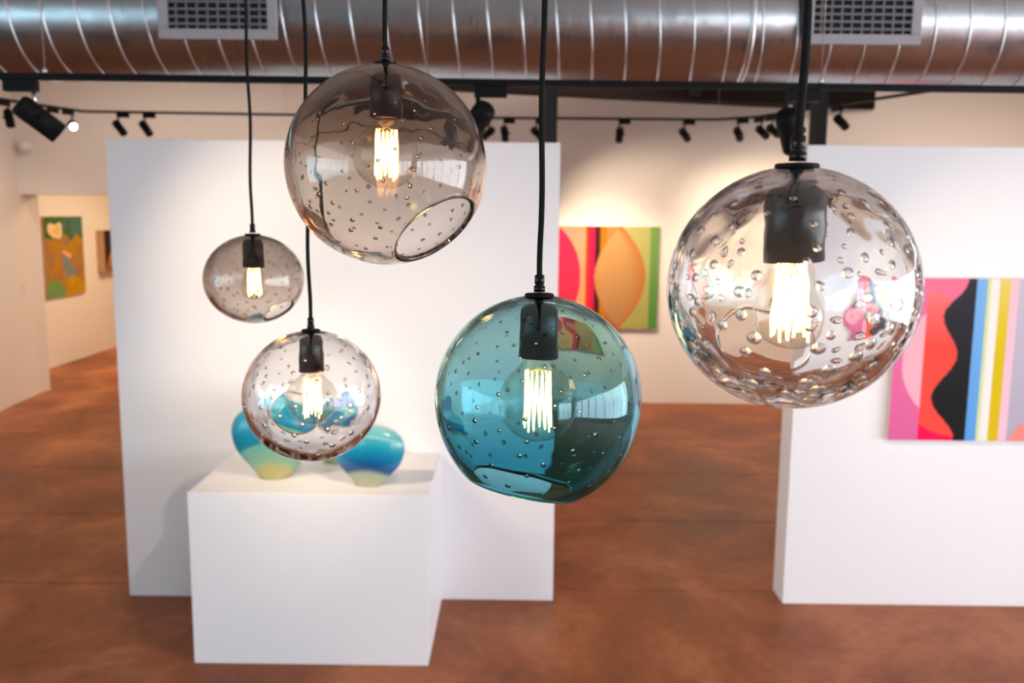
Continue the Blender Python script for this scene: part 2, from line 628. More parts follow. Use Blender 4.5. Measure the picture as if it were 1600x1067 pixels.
def paint_right_raw(x, z):
    px = 1386 + (x - 1.945) * 302
    py = 434 + (1.776 - z) * 295
    if px > 1640:                                   # mirrored beyond the frame
        if px > 1760:
            return (250, 120, 150)
        return (235, 225, 210) if px > 1720 else (80, 150, 190)
    if px > 1572:
        if math.hypot((px - 1622), (py - 560) * 0.9) < 26 or math.hypot(px - 1625, py - 700) < 52:
            return (248, 148, 136)
        return mix((206, 200, 214), (184, 176, 196), (py - 434) / 250)
    if px > 1559:
        return (250, 202, 216)
    if px > 1542:
        return mix((236, 214, 110), (226, 196, 10), (py - 434) / 120)
    if px > 1529:
        return (248, 244, 240)
    if px > 1524.5:
        return (222, 232, 160)
    if px > 1507:
        return mix((130, 186, 240), (92, 164, 236), (py - 434) / 250)
    wv = wave(py)
    if px > wv:
        return mix((52, 52, 62), (22, 20, 22), (py - 434) / 200)
    if py < 470 and math.hypot(px - 1410, py - 560) > 112:
        return (246, 120, 156)
    if px > 1432:
        if math.hypot(px - 1490, py - 580) > 97 and py > 640:
            return (246, 6, 82)
        return mix((250, 128, 132), (252, 78, 66), (py - 450) / 90)
    if math.hypot(px - 1500, py - 560) < 100:
        return (248, 182, 198)
    return mix((240, 120, 170), (228, 104, 160), (py - 434) / 250)

def paint_left_room(y, z):
    u = (y - 11.585) / 1.03
    v = (2.0 - z) / 1.07
    p = Vector((u * 3.2, v * 4.5, 0.3))
    u += 0.16 * noise.noise(p * 1.7 + Vector((3, 9, 2)))
    v += 0.12 * noise.noise(p * 1.9 + Vector((5, 1, 8)))
    n1 = noise.noise(p * 1.3)
    n2 = noise.noise(p * 2.3 + Vector((7, 3, 1)))
    c = mix((120, 110, 40), (84, 120, 60), 0.5 + n1)
    if v < 0.28:
        c = mix((66, 96, 30), (74, 116, 118), 0.5 + 1.2 * (u - 0.5) + n2 * 0.7)
    if v > 0.28:
        c = mix((176, 128, 30), (150, 110, 92), 0.5 + n2 * 1.2 + abs(u - 0.5) * 0.8 - 0.3)
    if math.hypot((u - 0.32) / 0.2, (v - 0.18) / 0.11) < 1:
        c = mix((222, 178, 40), (232, 210, 190), math.hypot((u - 0.32) / 0.2, (v - 0.18) / 0.11))
    if math.hypot((u - 0.55) / 0.16, (v - 0.47) / 0.07) < 1:
        c = (226, 164, 120)
    if abs(u - 0.55 - (v - 0.65) * 0.3) < 0.10 and 0.5 < v < 0.8:
        c = (118, 132, 134)
    if v > 0.8:
        c = mix((198, 150, 8), (168, 120, 20), 0.5 + n1) if u > 0.3 else (112, 150, 84)
        if v > 0.93:
            c = (104, 150, 96) if u < 0.45 else (190, 146, 20)
    return c

def paint_dark(y, z):
    u = (y - 13.08) / 0.9
    v = (1.79 - z) / 0.6
    if abs(u - 0.42 - (0.5 - v) * 0.25) < 0.12 + 0.25 * (v - 0.2) and v > 0.2:
        return mix((196, 130, 76), (92, 56, 24), abs(v - 0.6) * 1.4)
    return (40, 26, 12)

def picture(name, label, base, parts):
    r = empty(name, base)
    tag(r, label, 'painting')
    inv = Matrix.Translation(-Vector(base))
    for o in parts:
        o.parent = r
        o.matrix_parent_inverse = inv
    return r

yb = YB - 0.045
cv = box('canvas', (-0.66, yb, 0.843), (1.533, YB - 0.001, 1.962), M['canvas_white'])
pf = painted('painted_face', -0.66, 1.533, 0.843, 1.962, 300, 150, paint_back, lambda x, z: (x, yb - 0.001, z), None)
picture('abstract_painting', 'abstract painting with tan leaf shape and green edge stripe on the back wall', (0.44, YB, 0.843), [cv, pf])
yr = YP - 0.035
cv = box('canvas', (1.945, yr, 0.927), (3.55, YP - 0.001, 1.776), M['canvas_white'])
pf = painted('painted_face', 1.945, 3.55, 0.927, 1.776, 260, 140, paint_right, lambda x, z: (x, yr - 0.001, z), None)
picture('striped_painting', 'pink, red, black and yellow striped painting with wavy edge on right display wall', (2.75, YP, 0.927), [cv, pf])
cv = box('canvas', (-6.199, 11.585, 0.925), (-6.165, 12.615, 1.995), M['canvas_side'])
pf = painted('painted_face', 11.585, 12.615, 0.925, 1.995, 70, 80, paint_left_room, lambda y, z: (-6.164, y, z), None)
picture('mottled_painting', 'tall green and yellow mottled painting seen through the doorway', (-6.2, 12.1, 0.925), [cv, pf])
cv = box('canvas', (-6.199, 13.08, 1.19), (-6.08, 13.98, 1.79), M['canvas_side'])
pf = painted('painted_face', 13.08, 13.98, 1.19, 1.79, 60, 40, paint_dark, lambda y, z: (-6.079, y, z), None)
picture('dark_painting', 'small dark brown painting next to the mottled one beyond the doorway', (-6.2, 13.5, 1.19), [cv, pf])

# wall fittings near the doorway
def plate(p, label, nx):
    r = empty('wall_switch', p)
    tag(r, label, 'switch')
    obj('plate', add_box(bmesh.new(), (0, -0.04, -0.06), (0.008, 0.04, 0.06), None, 0.002), M['white_plastic'], r)
    obj('rocker', add_box(bmesh.new(), (0.008, -0.016, -0.032), (0.013, 0.016, 0.032), None, 0.001), M['white_plastic'], r)
    r.rotation_euler = (0, 0, nx)
plate((-5.452, 9.72, 1.227), 'white switch plate on the left wall beside the doorway', -0.1)
plate((-6.199, 11.47, 0.83), 'small white wall plate inside the doorway below the mottled painting', 0)
sp = at(37, 227, 9.66)
r = empty('motion_sensor', (sp.x - 0.05, 9.79, sp.z))
tag(r, 'white round sensor high in the corner above the doorway', 'sensor')
lathe('housing', [(0, -0.08), (0.04, -0.078), (0.065, -0.055), (0.075, -0.02), (0.075, 0.02)], (0, 0, 0), (0, 1, 0), M['white_plastic'], r)
lathe('lens_dome', [(0, -0.1), (0.02, -0.097), (0.034, -0.085), (0.038, -0.075)], (0, 0, 0), (0, 1, 0), M['white_plastic'], r)

# ------------------------------------------------------------------ duct
DY, DZ, DR = 3.43, 2.79, 0.23
dr = empty('spiral_duct', (0, DY, DZ))
tag(dr, 'large galvanised spiral air duct running across the top', 'duct')
bm = bmesh.new()
add_lathe(bm, [(DR, x) for x in [i * 0.25 - 4.75 for i in range(39)]], (0, 0, 0), (1, 0, 0), 96)
obj('duct_shell', bm, M['duct'], dr, True)
PITCH = 0.119
bm = bmesh.new()
pts = []
N = 80 * 44
for i in range(N + 1):
    t = 2 * PI * i / 44
    x = -4.7 + PITCH * i / 44
    if x > 4.7:
        break
    pts.append((x, math.cos(t) * (DR + 0.001), math.sin(t) * (DR + 0.001)))
add_tube(bm, pts, 0.0042, 6)
obj('spiral_seam', bm, M['seam'], dr, True)
cx = at(1172, 40, 3.25).x
lathe('coupling_band', [(DR - 0.01, cx - 0.012), (DR + 0.006, cx - 0.010), (DR + 0.008, cx), (DR + 0.006, cx + 0.010), (DR - 0.01, cx + 0.012)], (0, 0, 0), (1, 0, 0), M['seam'], dr, 96)

def register(pxl, pxr, label):
    # flat grille on the side of the duct, leaning slightly downwards
    xl, xr = at(pxl, 45, 3.155).x, at(pxr, 45, 3.155).x
    W = xr - xl
    H = 0.30
    r = empty('air_register', ((xl + xr) / 2, 3.165, 2.664))
    tag(r, label, 'vent', 'air registers on the duct')
    # local frame: x right, z up along the face, -y outwards
    def bx(nm, lo, hi, m, bev=0.0):
        return obj(nm, add_box(bmesh.new(), lo, hi, None, bev), m, r)
    f = 0.034
    bx('frame', (-W / 2, -0.012, 0), (W / 2, 0.0, f), M['grille'], 0.003)
    bx('frame', (-W / 2, -0.012, H - f), (W / 2, 0.0, H), M['grille'], 0.003)
    bx('frame', (-W / 2, -0.012, f), (-W / 2 + f, 0.0, H - f), M['grille'], 0.003)
    bx('frame', (W / 2 - f, -0.012, f), (W / 2, 0.0, H - f), M['grille'], 0.003)
    bx('opening_shade', (-W / 2 + 0.012, 0.0, 0.012), (W / 2 - 0.012, 0.012, H - 0.012), M['dark'])  # black backing stands in for the shade behind the grille
    bx('collar_side', (-W / 2 + 0.012, 0.012, 0.012), (-W / 2 + 0.018, 0.03, H - 0.012), M['duct'])
    bx('collar_side', (W / 2 - 0.018, 0.012, 0.012), (W / 2 - 0.012, 0.03, H - 0.012), M['duct'])
    nh = 9
    for i in range(nh):
        z = f + 0.012 + (H - 2 * f - 0.012) * i / nh
        bx('slat', (-W / 2 + f, -0.010, z), (W / 2 - f, -0.005, z + 0.008), M['slat'])
    nv = 9
    for i in range(nv):
        x = -W / 2 + f + (W - 2 * f) * (i + 0.75) / (nv + 0.5)
        bx('vane', (x - 0.0035, -0.0045, f), (x + 0.0035, -0.0005, H - f), M['slat'])
    return r
register(247, 433, 'grey air register on the duct above the small smoky lamp')
register(1256, 1440, 'grey air register on the duct above the large clear lamp')

# ------------------------------------------------------------------ lighting tracks and spotlights
YT = 3.0
ta, tb = at(0, 119, YT), at(1600, 140, YT)
td = (tb - ta).normalized()
tc_ = (ta + tb) / 2
r = empty('track_rail', tc_)
tag(r, 'straight black lighting track hanging in front of the duct', 'track')
rot = Matrix.Rotation(math.atan2(td.y, td.x), 4, 'Z') @ Matrix.Rotation(-math.asin(td.z), 4, 'Y')
obj('rail', add_box(bmesh.new(), (-2.9, -0.017, -0.010), (2.9, 0.017, 0.010), rot), M['black'], r)
obj('conductor_slot', add_box(bmesh.new(), (-2.9, -0.008, -0.0115), (2.9, 0.008, -0.0101), rot), M['dark'], r)
for px in (71, 668, 1283):
    t = (at(px, 128, YT).x - ta.x) / (tb.x - ta.x)
    p = ta.lerp(tb, t) - tc_
    o = tube('suspension_wire', [p + Vector((0, 0, 0.012)), (p.x, p.y, ZC - tc_.z)], 0.0016, M['wire'], r, 6)
    lathe('wire_clip', [(0, 0.010), (0.008, 0.010), (0.008, 0.022), (0.004, 0.028), (0, 0.029)], p, (0, 0, 1), M['chrome'], r, 12)

def spot(name, tp, tdir, side, aim, label, group, stem=0.05, lit=None, stem_mat='black', power=0, size=1.0, angle=55, L=0.15, R=0.037):
    """adapter under the rail at tp, stem hanging down, tilted can; side shifts the adapter box along the rail"""
    tp = Vector(tp)
    root = empty(name, tp)
    tag(root, label, 'spotlight', group)
    tdir = Vector(tdir).normalized()
    an = math.atan2(tdir.y, tdir.x)
    Rz = Matrix.Rotation(an, 4, 'Z')
    w0, w1 = (-0.012, 0.095) if side > 0 else (-0.095, 0.012)
    if side == 0:
        w0, w1 = -0.05, 0.05
    obj('adapter', add_box(bmesh.new(), (w0, -0.016, -0.048), (w1, 0.016, -0.0122), Rz, 0.002), M['black'], root)
    jz = -0.048 - stem
    lathe('stem', [(0, -0.047), (0.0075, -0.047), (0.0075, jz), (0, jz)], (0, 0, 0), (0, 0, 1), M[stem_mat], root, 12, True)
    a = Vector(aim).normalized()
    sd = a.cross(Vector((0, 0, 1))).normalized()
    # yoke: a small arm at the side of the can
    ctr = Vector((0, 0, jz)) - Vector((0, 0, R * 0.9)) + a * 0.012
    arm = [Vector((0, 0, jz + 0.004)), Vector((0, 0, jz - 0.008)) + sd * (R * 0.6), ctr + sd * (R + 0.006)]
    tube('yoke', arm, 0.005, M['black'], root, 8)
    lathe('pivot_knob', [(0, R - 0.004), (0.010, R - 0.004), (0.010, R + 0.013), (0, R + 0.014)], ctr, sd, M['black'], root, 12)
    h = L / 2
    can = lathe('can', [(0, -h), (R * 0.72, -h), (R * 0.93, -h + 0.006), (R, -h + 0.016), (R, h), (R - 0.004, h), (R - 0.004, h - 0.022), (0, h - 0.022)], ctr, a, M['black'], root, 28)
    for q in (-0.6, -0.45, -0.3):
        lathe('cooling_ring', [(R - 0.002, h * q - 0.003), (R + 0.0016, h * q - 0.002), (R + 0.0016, h * q + 0.002), (R - 0.002, h * q + 0.003)], ctr, a, M['black'], can, 28)
    lm = M['lamp_lens'] if lit else M['chrome']
    lathe('lens', [(0, h - 0.018), (R * 0.6, h - 0.0185), (R - 0.005, h - 0.020)], ctr, a, lm, root, 20)
    if power:
        l = bpy.data.lights.new('spot_beam', 'SPOT')
        l.energy = power
        l.color = WARM
        l.spot_size = math.radians(angle)
        l.spot_blend = 0.85
        l.shadow_soft_size = 0.03
        o = bpy.data.objects.new('spot_beam', l)
        C.objects.link(o)
        o.location = tp + ctr + a * (h + 0.012)
        o.rotation_euler = a.to_track_quat('-Z', 'Y').to_euler()
    return root

def on_track(px):
    t = (at(px, 128, YT).x - ta.x) / (tb.x - ta.x)
    return ta.lerp(tb, t)
G1 = 'spotlights on the near track'
spot('track_spotlight', on_track(52), td, -1, (0.62, 0.45, -0.60), 'large black spotlight with bright stem at the left end of the near track', G1, 0.045, None, 'chrome', 24, 1, 75)
spot('track_spotlight', on_track(-130), td, 1, (0.55, 0.80, -0.42), 'unseen black spotlight added on the near track to light the left display wall', G1, 0.05, None, 'black', 40, 1, 80)  # unseen extra, added for more warm light on the left display wall
spot('track_spotlight', on_track(747), td, 1, (-1.05, 1.25, -1.40), 'black spotlight on the near track just right of the large smoky globe', G1, 0.04, None, 'black', 34, 1, 50)
spot('track_spotlight', on_track(1237), td, 1, (0.42, 0.62, -0.80), 'black spotlight on the near track partly behind the clear lamp cord', G1, 0.05, None, 'chrome', 14)
spot('track_spotlight', on_track(1700), td, 1, (0.35, 0.75, -0.45), 'unseen black spotlight added on the near track to light the right display wall', G1, 0.05, None, 'black', 18, 1, 75)  # unseen extra, added to brighten the right display wall and its painting

# far track: three straight runs forming a U
ZT = 2.95
tpts = [Vector((-4.6, 5.6, ZT)), Vector((-4.038, 7.631, ZT)), Vector((-3.882, 8.09, ZT)), Vector((-0.367, 8.33, ZT)), Vector((1.80, 8.30, ZT)), Vector((2.10, 8.05, ZT)), Vector((2.75, 6.51, ZT)), Vector((3.3, 5.2, ZT))]
r = empty('track_rail', tpts[3])
tag(r, 'long bent black lighting track near the back wall', 'track')
bm = bmesh.new()
for p, q in zip(tpts[:-1], tpts[1:]):
    dd = (q - p)
    Mx = Matrix.Translation(p - tpts[3]) @ Matrix.Rotation(math.atan2(dd.y, dd.x), 4, 'Z')
    o = obj('rail', add_box(bmesh.new(), (0, -0.017, -0.010), (dd.length, 0.017, 0.010), Mx), M['black'], r)
bm.free()
for p in (tpts[1], tpts[2].lerp(tpts[3], 0.5), tpts[3], tpts[4], tpts[6]):
    q = p - tpts[3]
    tube('suspension_wire', [q + Vector((0, 0, 0.012)), (q.x, q.y, ZC - ZT)], 0.0012, M['wire'], r, 6)

def far_at(px):
    """point of the far track seen at column px"""
    best = None
    for p, q in zip(tpts[:-1], tpts[1:]):
        for i in range(201):
            s_ = p.lerp(q, i / 200)
            v = s_ - CAM
            x = 800 + FPX * v.dot(RT) / v.dot(FW)
            if best is None or abs(x - px) < best[0]:
                best = (abs(x - px), s_, (q - p))
    return best[1], best[2]
G2 = 'spotlights on the far track'
far = [
    (12, -1, (0.3, -0.3, -0.85), 'small black spotlight at the far left end of the far track', 0, None),
    (76, 1, (-0.55, 0.6, -0.6), 'small black spotlight on the far track partly behind the large left spotlight', 30, None),
    (112, -1, (0.60, -0.95, -0.36), 'lit spotlight glowing towards the camera on the far track', 0, True),
    (183, 1, (0.35, 0.75, -0.85), 'left of the two small spotlights above the left display wall corner', 75, None),
    (224, 1, (0.30, 0.75, -0.85), 'right of the two small spotlights above the left display wall corner', 75, None),
    (764, -1, (-0.75, 0.75, -0.55), 'small spotlight on the far track tilted left beside the smoky globe', 58, None),
    (789, 1, (0.10, 0.6, -0.85), 'small spotlight hanging nearly straight down left of the teal lamp cord', 58, None),
    (838, 1, (0.70, 0.75, -0.60), 'small far spotlight half hidden behind the teal lamp cord', 58, None),
    (968, 1, (0.02, 0.75, -0.90), 'small black spotlight alone in the middle of the back wall track', 68, None),
    (1070, 1, (0.62, 0.75, -0.60), 'small far spotlight tilted right, second from the track bend at right', 58, None),
    (1154, 1, (0.45, 0.75, -0.60), 'small far spotlight leftmost of the three clustered at right track bend', 54, None),
    (1191, -1, (0.80, 0.55, -0.55), 'small far spotlight in the middle of the cluster at right track bend', 35, None),
    (1208, -1, (0.85, 0.55, -0.50), 'small far spotlight rightmost of the cluster, beside the near spotlight', 35, None),
    (1314, -1, (0.78, 0.55, -0.50), 'black spotlight right of the post, on the rising end of the far track', 66, None),
]
for px, side, aim, label, pw, lit in far:
    p, dd = far_at(px)
    spot('track_spotlight', p, dd, side, aim, label, G2, 0.05, lit, 'black', pw, 1, 75, 0.145, 0.034)

# ------------------------------------------------------------------ vases
def vase_mat(name, bands, h, cz):
    """bands: (distance from a centre below the foot, colour) -> arcs of coloured glass"""
    m = mat(name, (0.5, 0.5, 0.5), 0.22)
    nt = m.node_tree
    b = nt.nodes['Principled BSDF']
    b.inputs['Subsurface Weight'].default_value = 0.0
    b.inputs['Coat Weight'].default_value = 0.3
    tc = nt.nodes.new('ShaderNodeTexCoord')
    mp = nt.nodes.new('ShaderNodeVectorMath')
    mp.operation = 'SUBTRACT'
    mp.inputs[1].default_value = (0, 0, cz)
    sc_ = nt.nodes.new('ShaderNodeVectorMath')
    sc_.operation = 'MULTIPLY'
    sc_.inputs[1].default_value = (1, 0, 1)
    ln = nt.nodes.new('ShaderNodeVectorMath')
    ln.operation = 'LENGTH'
    nt.links.new(tc.outputs['Object'], mp.inputs[0])
    nt.links.new(mp.outputs[0], sc_.inputs[0])
    nt.links.new(sc_.outputs[0], ln.inputs[0])
    mr = nt.nodes.new('ShaderNodeMapRange')
    mr.inputs['From Max'].default_value = h
    nt.links.new(ln.outputs['Value'], mr.inputs['Value'])
    rp = nt.nodes.new('ShaderNodeValToRGB')
    cr = rp.color_ramp
    while len(cr.elements) > 1:
        cr.elements.remove(cr.elements[0])
    cr.elements[0].position = bands[0][0]
    cr.elements[0].color = (*[0.8 * q for q in lin(bands[0][1])], 1)
    for p, c in bands[1:]:
        e = cr.elements.new(p)
        e.color = (*[0.75 * q for q in lin(c)], 1)
    nt.links.new(mr.outputs[0], rp.inputs['Fac'])
    nt.links.new(rp.outputs['Color'], b.inputs['Base Color'])
    return m

def vase(loc, W, H, D, tilt, lean, bands, cz, span, label):
    """flattened round glass vessel: disc body narrowing to a small foot, small mouth on top"""
    r = empty('glass_vase', loc)
    tag(r, label, 'vase', 'blue glass vases on the plinth')
    m = vase_mat('banded_glass', bands, span, cz)
    prof = [(0.0, 0.0), (0.30, 0.0), (0.37, 0.012), (0.41, 0.045), (0.49, 0.10), (0.62, 0.18), (0.76, 0.27), (0.88, 0.37), (0.96, 0.48),
            (0.998, 0.59), (0.99, 0.69), (0.93, 0.79), (0.79, 0.885), (0.57, 0.955), (0.30, 0.99), (0.10, 1.0)]
    # rounder interpolation
    pr = []
    for i in range(len(prof) - 1):
        a_, b_ = prof[i], prof[i + 1]
        p0 = prof[max(i - 1, 0)]
        p3 = prof[min(i + 2, len(prof) - 1)]
        for k in range(4):
            t = k / 4
            def cr(q0, q1, q2, q3):
                return 0.5 * (2 * q1 + (q2 - q0) * t + (2 * q0 - 5 * q1 + 4 * q2 - q3) * t * t + (3 * q1 - q0 - 3 * q2 + q3) * t ** 3)
            pr.append((max(0.0, cr(p0[0], a_[0], b_[0], p3[0])), cr(p0[1], a_[1], b_[1], p3[1])))
    pr[0] = (0.0, 0.0)
    pr.append(prof[-1])
    n = 56
    bm = bmesh.new()
    add_lathe(bm, [(p[0] * W / 2, max(0, p[1]) * H) for p in pr], (0, 0, 0), (0, 0, 1), n)
    for v in bm.verts:
        k = v.co.z / H
        flat = D / W + (1 - D / W) * max(0.0, 1 - k / 0.22) ** 1.5 * 0.6
        v.co.y *= flat
    obj('body', bm, m, r, True)
    bm = bmesh.new()
    add_lathe(bm, [(0.10 * W / 2, 0), (0.12 * W / 2, 0.006), (0.11 * W / 2, 0.010), (0.07 * W / 2, 0.008), (0.06 * W / 2, -0.01)], (0, 0, H), (0, 0, 1), 32)
    for v in bm.verts:
        v.co.y *= 0.7
    obj('mouth', bm, m, r, True)
    r.rotation_euler = (0, lean, tilt)
    return r
B1 = [(0.0, (190, 178, 118)), (0.28, (192, 182, 122)), (0.34, (150, 190, 150)), (0.50, (120, 186, 165)), (0.56, (118, 190, 172)), (0.585, (0, 142, 170)), (0.72, (0, 150, 190)), (0.9, (24, 160, 190)), (1.0, (80, 180, 195))]
B2 = [(0.0, (190, 178, 118)), (0.22, (192, 184, 138)), (0.46, (178, 186, 162)), (0.50, (60, 120, 160)), (0.53, (0, 78, 140)), (0.62, (0, 120, 182)), (0.76, (0, 164, 200)), (0.86, (70, 184, 200)), (0.885, (150, 212, 216)), (0.92, (96, 190, 202)), (1.0, (150, 208, 210))]
B3 = [(0.0, (170, 178, 118)), (0.3, (160, 184, 130)), (0.55, (60, 160, 170)), (0.75, (0, 110, 170)), (1.0, (0, 90, 160))]
vase((-1.159, 4.133, PH), 0.395, 0.36, 0.13, 0.10, 0.0, B1, -0.05, 0.41, 'teal glass vase with green-yellow base at the left of the plinth')
vase((-0.691, 4.028, PH), 0.345, 0.285, 0.12, -0.12, 0.0, B2, -0.12, 0.41, 'blue glass vase with dark blue arc and sandy base at the right of the plinth')
vase((-0.915, 4.40, PH), 0.33, 0.33, 0.12, 0.0, 0.0, B3, -0.02, 0.34, 'blue glass vase at the back of the plinth, hidden behind the small clear globe')

# ------------------------------------------------------------------ pendant lamps
def bulb_profile(kind):
    """(radius, height); height 0 is the socket mouth, negative below"""
    if kind == 'globe':
        R, c = 0.0398, -0.0455
        p = [(0.0125, 0.012), (0.0130, 0.0), (0.0150, -0.004)]
        a0 = math.radians(33)
        p += [(R * math.sin(a0 + (PI - a0) * i / 26), c + R * math.cos(a0 + (PI - a0) * i / 26)) for i in range(27)]
        p[-1] = (0.0, c - R)
        return p
    pts = [(0.0135, 0.012), (0.0150, 0.0), (0.0165, -0.008), (0.0190, -0.018), (0.0222, -0.028), (0.0242, -0.036), (0.0243, -0.041), (0.0228, -0.048), (0.0185, -0.0545), (0.0115, -0.0590), (0.005, -0.0605), (0.0, -0.061)]
    out = []
    for i in range(len(pts) - 1):
        p0, p1, p2, p3 = pts[max(i - 1, 0)], pts[i], pts[i + 1], pts[min(i + 2, len(pts) - 1)]
        for k in range(3):
            t = k / 3
            f = lambda j: 0.5 * (2 * p1[j] + (p2[j] - p0[j]) * t + (2 * p0[j] - 5 * p1[j] + 4 * p2[j] - p3[j]) * t * t + (3 * p1[j] - p0[j] - 3 * p2[j] + p3[j]) * t ** 3)
            out.append((max(f(0), 0.0005), f(1)))
    out.append((0.0, -0.061))
    return out

def make_shade(R, zs, t, thick, hole, half, wob, seed, drop):
    """blown globe around its centre: outer and inner skin joined by a rounded lip round the opening"""
    u, v, a = frame_of(hole)
    nA, nP = 72, 112
    def inner_r(dv):
        q = max(0.0, -dv.z)
        k = noise.noise(dv * 3.0 + Vector((seed, 0, 0))) * wob + noise.noise(dv * 7.0 + Vector((0, seed, 0))) * wob * 0.35
        return R - t - thick * q * q - k
    def outer_r(dv):
        return R + noise.noise(dv * 2.2 + Vector((0, 0, seed))) * wob * 0.5
    bm = bmesh.new()
    rings = []
    rows = []
    for i in range(nA + 1):                       # outer skin, pole to lip
        rows.append((PI - (PI - half) * i / nA, 0))
    lipn = 7
    for i in range(1, lipn):
        rows.append((half, i / lipn))
    for i in range(nA + 1):
        rows.append((half + (PI - half) * i / nA, 1))
    for al, f in rows:
        ca, sa = math.cos(al), math.sin(al)
        if al > PI - 1e-6:
            dv = -a
            rr = outer_r(dv) if f == 0 else inner_r(dv)
            rings.append([bm.verts.new(dv * rr)])
            continue
        ring = []
        for k in range(nP):
            ph = 2 * PI * k / nP
            dv = a * ca + (u * math.cos(ph) + v * math.sin(ph)) * sa
            ro, ri = outer_r(dv), inner_r(dv)
            if f == 0:
                co = dv * ro
            elif f == 1:
                co = dv * ri
            else:                                 # fire-polished lip, a half round towards the opening
                mid, hw = (ro + ri) / 2, (ro - ri) / 2
                th = PI * f
                tang = (a * sa - (u * math.cos(ph) + v * math.sin(ph)) * ca)
                co = dv * (mid + hw * math.cos(th)) + tang * (hw * 0.9 * math.sin(th))
            ring.append(bm.verts.new(co))
        rings.append(ring)
    for A, B in zip(rings[:-1], rings[1:]):
        for k in range(nP):
            j = (k + 1) % nP
            if len(A) == 1:
                bm.faces.new((A[0], B[j], B[k]))
            elif len(B) == 1:
                bm.faces.new((A[k], A[j], B[0]))
            else:
                bm.faces.new((A[k], A[j], B[j], B[k]))
    for vv in bm.verts:
        vv.co.z *= zs * (drop if vv.co.z < 0 else 1.0)
    return bm, inner_r, outer_r

def zigzag(bm, r0, r1, z0, z1, n, th, zjit):
    for k in range(n):
        a0 = 2 * PI * k / n
        a1 = 2 * PI * (k + 0.5) / n
        a2 = 2 * PI * (k + 1) / n
        za = z0 + zjit * math.sin(k * 2.3)
        zb = z1 + zjit * math.cos(k * 1.7)
        p0 = Vector((r0 * math.cos(a0), r0 * math.sin(a0), za))
        p1 = Vector((r1 * math.cos(a1), r1 * math.sin(a1), zb))
        p2 = Vector((r0 * math.cos(a2), r0 * math.sin(a2), za))
        add_tube(bm, [p0, p0.lerp(p1, 0.5) * 1.0 + Vector((0.0006 * math.sin(k), 0.0006 * math.cos(3 * k), 0)), p1], th, 5)
        add_tube(bm, [p1, p1.lerp(p2, 0.5), p2], th, 5)

